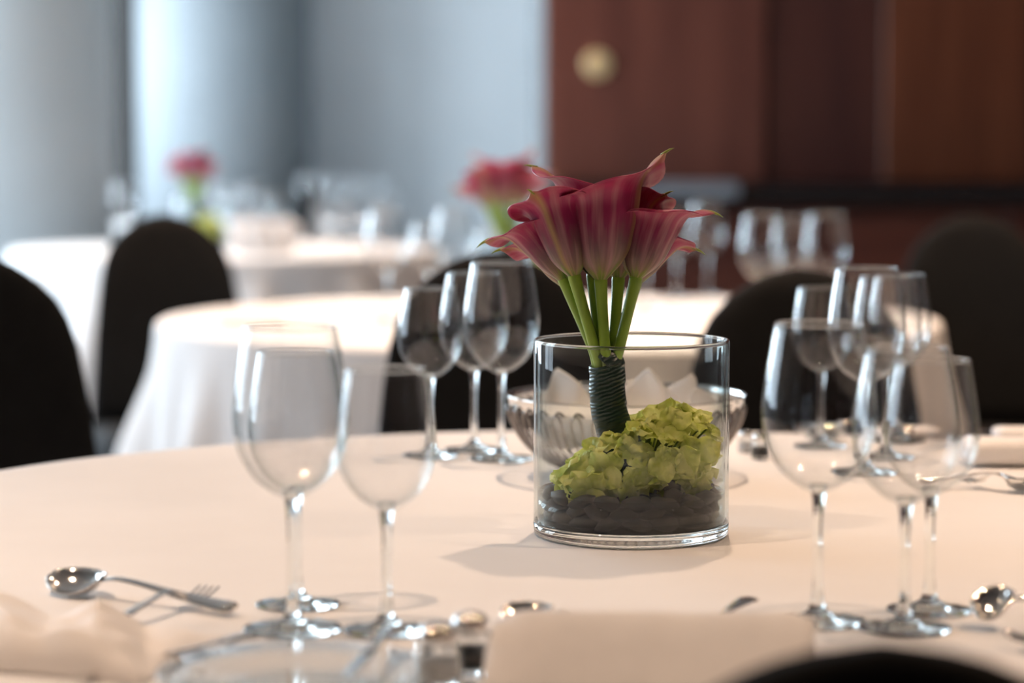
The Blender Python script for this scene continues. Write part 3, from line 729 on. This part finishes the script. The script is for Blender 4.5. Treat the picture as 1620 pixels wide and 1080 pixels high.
# ------------------------------------------------------------------ salt and pepper shakers
def shaker(px_, py_, w_, h_, lab, rz=.2):
    p = T(px_, py_)
    s = empty('shaker', (p.x, p.y, TZ+.0008), lab, 'shaker', 'salt and pepper shakers', rz)
    bm = bmesh.new()
    lv = [(0, .5), (.08, .52), (.5, .5), (.66, .46), (.72, .36)]
    vs, fs = [], []; n = 8
    for t, q in lv:
        for k in range(n):
            a = PI/8+2*PI*k/n; vs.append((w_*q*1.05*math.cos(a), w_*q*1.05*math.sin(a), t*h_))
    for i in range(len(lv)-1):
        for k in range(n): fs.append((i*n+k, i*n+(k+1) % n, (i+1)*n+(k+1) % n, (i+1)*n+k))
    fs.append(tuple(range(n-1, -1, -1))); fs.append(tuple(range((len(lv)-1)*n, len(lv)*n)))
    ob('body', mesh('body', vs, fs, M['solid'], False), s)
    ob('cap', lathe('cap', [(w_*.40, h_*.70), (w_*.43, h_*.72), (w_*.43, h_*.86), (w_*.36, h_*.95), (w_*.15, h_), (.0001, h_)], M['silver'], 24, cap0=True), s)
    ob('filling', lathe('filling', [(.0001, h_*.09), (w_*.36, h_*.09), (w_*.37, h_*.45), (.0001, h_*.47)], M['napkin'] if 'salt' in lab else M['stone'], 16), s)
    bm.free(); return s
shaker(692, 1085, .030, .042, 'small faceted glass salt shaker with silver cap by the front napkin, left one')
shaker(744, 1066, .029, .042, 'small faceted glass pepper shaker next to the front folded napkin, right one', .5)
shaker(1180, 716, .017, .026, 'tiny glass salt shaker right of the wire basket, rear one')
shaker(1203, 726, .020, .030, 'tiny glass pepper shaker right of the wire basket, front one', .6)

# ------------------------------------------------------------------ cutlery
def cutlery(kind, name, p0, p1, lab, lift=0.0, width=.040, roll=0.0, L=None):
    """p0 the head's end, p1 the handle's end, both on the table"""
    p0, p1 = Vector(p0), Vector(p1); d = p1-p0; Ln = L or d.length; ang = math.atan2(d.y, d.x)
    root = empty(name, (p0.x, p0.y, p0.z), lab, kind, 'table cutlery', ang)
    hb = Ln*.30
    if kind == 'spoon':
        nx, ny = 16, 13; vs, fs = [], []
        for i in range(nx):
            t = i/(nx-1); hw = width/2*max(.10, math.sin(PI*(t*.93+.035))**.62)*(1-.12*t)
            for j in range(ny):
                s = j/(ny-1)*2-1; dep = .0085*(1-s*s)*math.sin(PI*t)**.6
                z = .0098+.004*(2*t-1)**2 - dep + .010*sm(.75, 1.0, t)*.3
                vs.append((hb*t, hw*s, z))
        for i in range(nx-1):
            for j in range(ny-1): fs.append((i*ny+j, (i+1)*ny+j, (i+1)*ny+j+1, i*ny+j+1))
        o = ob('bowl', mesh('bowl', vs, fs, M['silver']), root); so = o.modifiers.new('t', 'SOLIDIFY'); so.thickness = .0014
        zs = [.0135, .0165, .015, .009, .005, .0035]
    elif kind == 'fork':
        vs, fs = [], []
        for k in range(4):
            y = (k-1.5)*width*.26; a_, b_ = tube_data([(0, y, .010), (hb*.25, y, .006), (hb*.55, y*.98, .0045), (hb*.72, y*.8, .006)], [.0008, .0014, .0017, .002], 8, True, .7, 0)
            ob('tine', mesh('tine', a_, b_, M['silver']), root)
        a_, b_ = tube_data([(hb*.58, 0, .0050), (hb*.70, 0, .0060), (hb*.85, 0, .0095), (hb*1.0, 0, .0135)], [width*.46, width*.47, width*.34, .004], 16, True, .10); ob('head', mesh('head', a_, b_, M['silver']), root)
        zs = [.0135, .0160, .014, .009, .005, .0035]
    else:
        vs, fs = [], []; n = 14
        for i in range(n):
            t = i/(n-1); x = Ln*.5*t; w1 = width*.5*min(1, (t/.25)**.6) if t > 0 else .0005
            vs += [(x, -w1*.35, .004), (x, w1*.65, .0035), (x, w1*.65, .0045), (x, -w1*.35, .0062)]
        for i in range(n-1):
            for k in range(4): fs.append((i*4+k, i*4+(k+1) % 4, (i+1)*4+(k+1) % 4, (i+1)*4+k))
        ob('blade', mesh('blade', vs, fs, M['silver'], False), root); hb = Ln*.5; zs = [.006, .0065, .0065, .0065, .0065, .0055]
    xs = [hb*.98, hb+(Ln-hb)*.12, hb+(Ln-hb)*.3, hb+(Ln-hb)*.6, hb+(Ln-hb)*.85, Ln]
    pts = spline([(x, 0, z) for x, z in zip(xs, zs)], 20)
    rad = [.0032+.0055*sm(.35, 1, i/20) - (.003 if i == 20 else 0) for i in range(21)]
    h = tube('handle', pts, rad, M['silver'], 12, flat=.34)
    ob('handle', h, root)
    if lift or roll: root.rotation_euler = (roll, lift, ang)
    return root
z0 = TZ+.001
def tp(px_, py_, dz=0): q = T(px_, py_, TZ+dz); q.z = z0+dz; return q
cutlery('spoon', 'dessert_spoon', tp(88, 931, .002), tp(372, 975), 'silver spoon left of the front left glasses, bowl up', roll=.38, width=.042)
cutlery('fork', 'dessert_fork', tp(332, 948, .001), tp(150, 1010), 'silver fork lying across the spoon at front left', width=.022)
cutlery('spoon', 'dessert_spoon', tp(806, 985, .002), tp(1040, 1030), 'silver spoon showing behind the front centre napkin', roll=.3)
cutlery('knife', 'table_knife', tp(1040, 1045, .002), tp(1186, 965), 'knife handle sticking out behind the front centre napkin', width=.016)
cutlery('spoon', 'dessert_spoon', tp(1546, 968, .010), tp(1745, 1010), 'dark reflecting spoon at the bottom right edge', roll=.5, width=.044)
cutlery('fork', 'dessert_fork', tp(1590, 1022, .003), tp(1800, 1040), 'silver fork cut off by the bottom right edge', width=.026)
cutlery('spoon', 'dessert_spoon', tp(1642, 778, .002), tp(1500, 774), 'silver spoon at right beside the rolled napkin', roll=.3, width=.036, L=.125)
cutlery('fork', 'dessert_fork', tp(1515, 766, .001), tp(1680, 790), 'silver fork under the spoon beside the rolled napkin at right', width=.024)
cutlery('spoon', 'dessert_spoon', tp(1285, 689, .006), tp(1400, 694), 'silver spoon on the glass side plate at the rear right', width=.034, L=.13)
cutlery('knife', 'butter_knife', tp(1452, 716, .0), tp(1560, 690), 'dark knife lying behind the right glasses', width=.016)
cutlery('knife', 'table_knife', tp(120, 1083, .0), tp(400, 1020), 'silver knife in front of the left crumpled napkin', width=.022)
cutlery('knife', 'butter_knife', tp(548, 1086, .012), tp(600, 1030, .012), 'knife resting on the front glass plate', width=.018, L=.16)

# ------------------------------------------------------------------ glass side plates
def plate(px_, py_, r, lab):
    p = T(px_, py_); o = empty('glass_plate', (p.x, p.y, TZ+.001), lab, 'plate', 'glass side plates')
    ob('dish', lathe('dish', [(.0001, .002), (r*.55, .002), (r*.68, .005), (r*.97, .013), (r, .0142), (r*.985, .0152), (r*.67, .0075), (r*.54, .0045), (r*.0001, .0045)], M['glass'], 64), o)
    ob('foot_ring', lathe('foot_ring', [(r*.50, .0), (r*.53, .0), (r*.53, .003), (r*.50, .003)], M['solid'], 48, close=True), o)
    return o
plate(470, 1096, .093, 'large clear glass plate at the bottom left, in front of the glasses')
plate(1300, 694, .036, 'small clear glass side dish at the rear right of the front table')

# ------------------------------------------------------------------ napkins
def rolled_napkin(p, rz, ln_, wd, ht, lab, layers=3):
    o = empty('folded_napkin', (p.x, p.y, TZ+.001), lab, 'napkin', 'white folded napkins', rz)
    for k in range(layers):
        vs, fs = [], []; n = 28; m = 22
        s = 1-.05*k; z0_ = ht*k/layers; hh = ht/layers
        for i in range(m+1):
            x = (i/m-.5)*ln_*s; e = min(1, (min(i, m-i)/m)*22)
            for j in range(n):
                a = 2*PI*j/n; y = wd/2*s*math.copysign(abs(math.cos(a))**.5, math.cos(a)); z = z0_+hh/2+hh/2*.98*math.copysign(abs(math.sin(a))**.7, math.sin(a))*(.75+.25*e)
                z += .0012*noise.noise(Vector((x*25, y*25, k*3+px_seed[0])))*(1 if z > hh*.3 else 0)
                vs.append((x, y, max(z, 0)))
        for i in range(m):
            for j in range(n): fs.append((i*n+j, i*n+(j+1) % n, (i+1)*n+(j+1) % n, (i+1)*n+j))
        fs.append(tuple(range(n-1, -1, -1))); fs.append(tuple(range(m*n, (m+1)*n)))
        me = mesh('fold', vs, fs, M['napkin']); fixn(me); ob('fold', me, o)
    px_seed[0] += 1; return o
px_seed = [0]
rolled_napkin(T(1480, 1064), -.30, .20, .075, .010, 'flat folded napkin added for the shaded tablecloth at the bottom right, behind the nearest chair', 1)  # added napkin, stands in for tablecloth lying in shade
rolled_napkin(T(1655, 735), -.05, .19, .07, .030, 'rolled white napkin at the right edge behind the spoon', 1)
rolled_napkin(T(1660, 702), .0, .13, .05, .020, 'small rolled white napkin at the far right edge of the front table', 1)
rolled_napkin(T(1432, 690), .3, .075, .05, .010, 'white napkin behind the right glass group', 1)
rolled_napkin(T(395, 512), .1, .14, .08, .012, 'blurred folded napkin at the left of the second table', 1)
def sloped_napkin(p, rz, ln_, lab):
    cs = [(.036, 0), (.037, .028), (.034, .037), (.028, .0405), (.020, .0415), (.012, .040), (0, .034), (-.014, .024), (-.028, .012), (-.037, .004), (-.040, .001), (-.040, 0)]
    m = 30; n = len(cs); vs, fs = [], []
    for i in range(m+1):
        x = (i/m-.5)*ln_; e = min(1, .86+min(i, m-i)*.06)
        for (y, z) in cs: vs.append((x+.004*math.sin(y*60), y, max(0, z*e+(.0012*noise.noise(Vector((x*20, y*30, 7))) if z > .003 else 0))))
    for i in range(m):
        for j in range(n): fs.append((i*n+j, i*n+(j+1) % n, (i+1)*n+(j+1) % n, (i+1)*n+j))
    fs.append(tuple(range(n-1, -1, -1))); fs.append(tuple(range(m*n, (m+1)*n)))
    me = mesh('folded_napkin', vs, fs, M['napkin']); fixn(me); o = ob('folded_napkin', me); o.location = (p.x, p.y, TZ+.001); o.rotation_euler = (0, 0, rz)
    return tag(o, lab, 'napkin', 'white folded napkins')
sloped_napkin(T(1030, 1074), -.02, .218, 'thick folded white napkin at the bottom centre, in the foreground')
# crumpled napkin bottom left
def crumple(u, v_):
    x = (u-.5)*.22; y = (v_-.5)*.15
    ridge = .018*max(0, 1-abs((x-.035)*.9+y*.5)/.035)**.8 + .020*max(0, 1-abs((x+.045)*.8+y*.7)/.05)**.8
    e = min(u, 1-u, v_, 1-v_)*7; e = min(1, e)
    z = (.010+ridge+.006*noise.noise(Vector((x*30, y*30, 4))))*e**.5
    return (x, y, max(z, .0005))
p = T(85, 1030); cn = ob('crumpled_napkin', cloth_patch('crumpled_napkin', 60, 44, crumple)); cn.location = (p.x, p.y, TZ+.001); cn.rotation_euler = (0, 0, -.35)
tag(cn, 'softly crumpled white napkin at the bottom left corner', 'napkin')
# upright folded napkins on the far tables
def fan_napkin(p, s, rz, lab, grp):
    def fn(u, v_):
        a = (u-.5)*1.9; z = .10*s*v_*(1-.18*abs(u-.5)*2); r = .035*s*(.6+.5*v_)
        y = .010*s*math.cos(u*PI*9)*(1-.3*v_)
        return (r*math.sin(a)*1.5, y+r*(math.cos(a)-1), z)
    o = ob('fan_napkin', cloth_patch('fan_napkin', 46, 8, fn)); o.location = (p.x, p.y, TZ+.001); o.rotation_euler = (0, 0, rz)
    so = o.modifiers.new('t', 'SOLIDIFY'); so.thickness = .002
    return tag(o, lab, 'napkin', grp)
for px_, py_, lab in ((388, 402, 'blurred upright napkin on the far left table, left of three by the glasses'), (418, 403, 'blurred upright napkin on the far left table, middle of three'), (448, 400, 'blurred upright napkin on the far left table, right of three')):
    fan_napkin(T(px_, py_), 1.15, .2, lab, 'upright napkins on the far left table')
for px_, lab in ((498, 'blurred upright napkin on the farthest table, left one'), (545, 'blurred upright napkin on the farthest table, middle one'), (600, 'blurred upright napkin on the farthest table, right one')):
    fan_napkin(T(px_, 361), 1.0, -.1, lab, 'upright napkins on the farthest table')
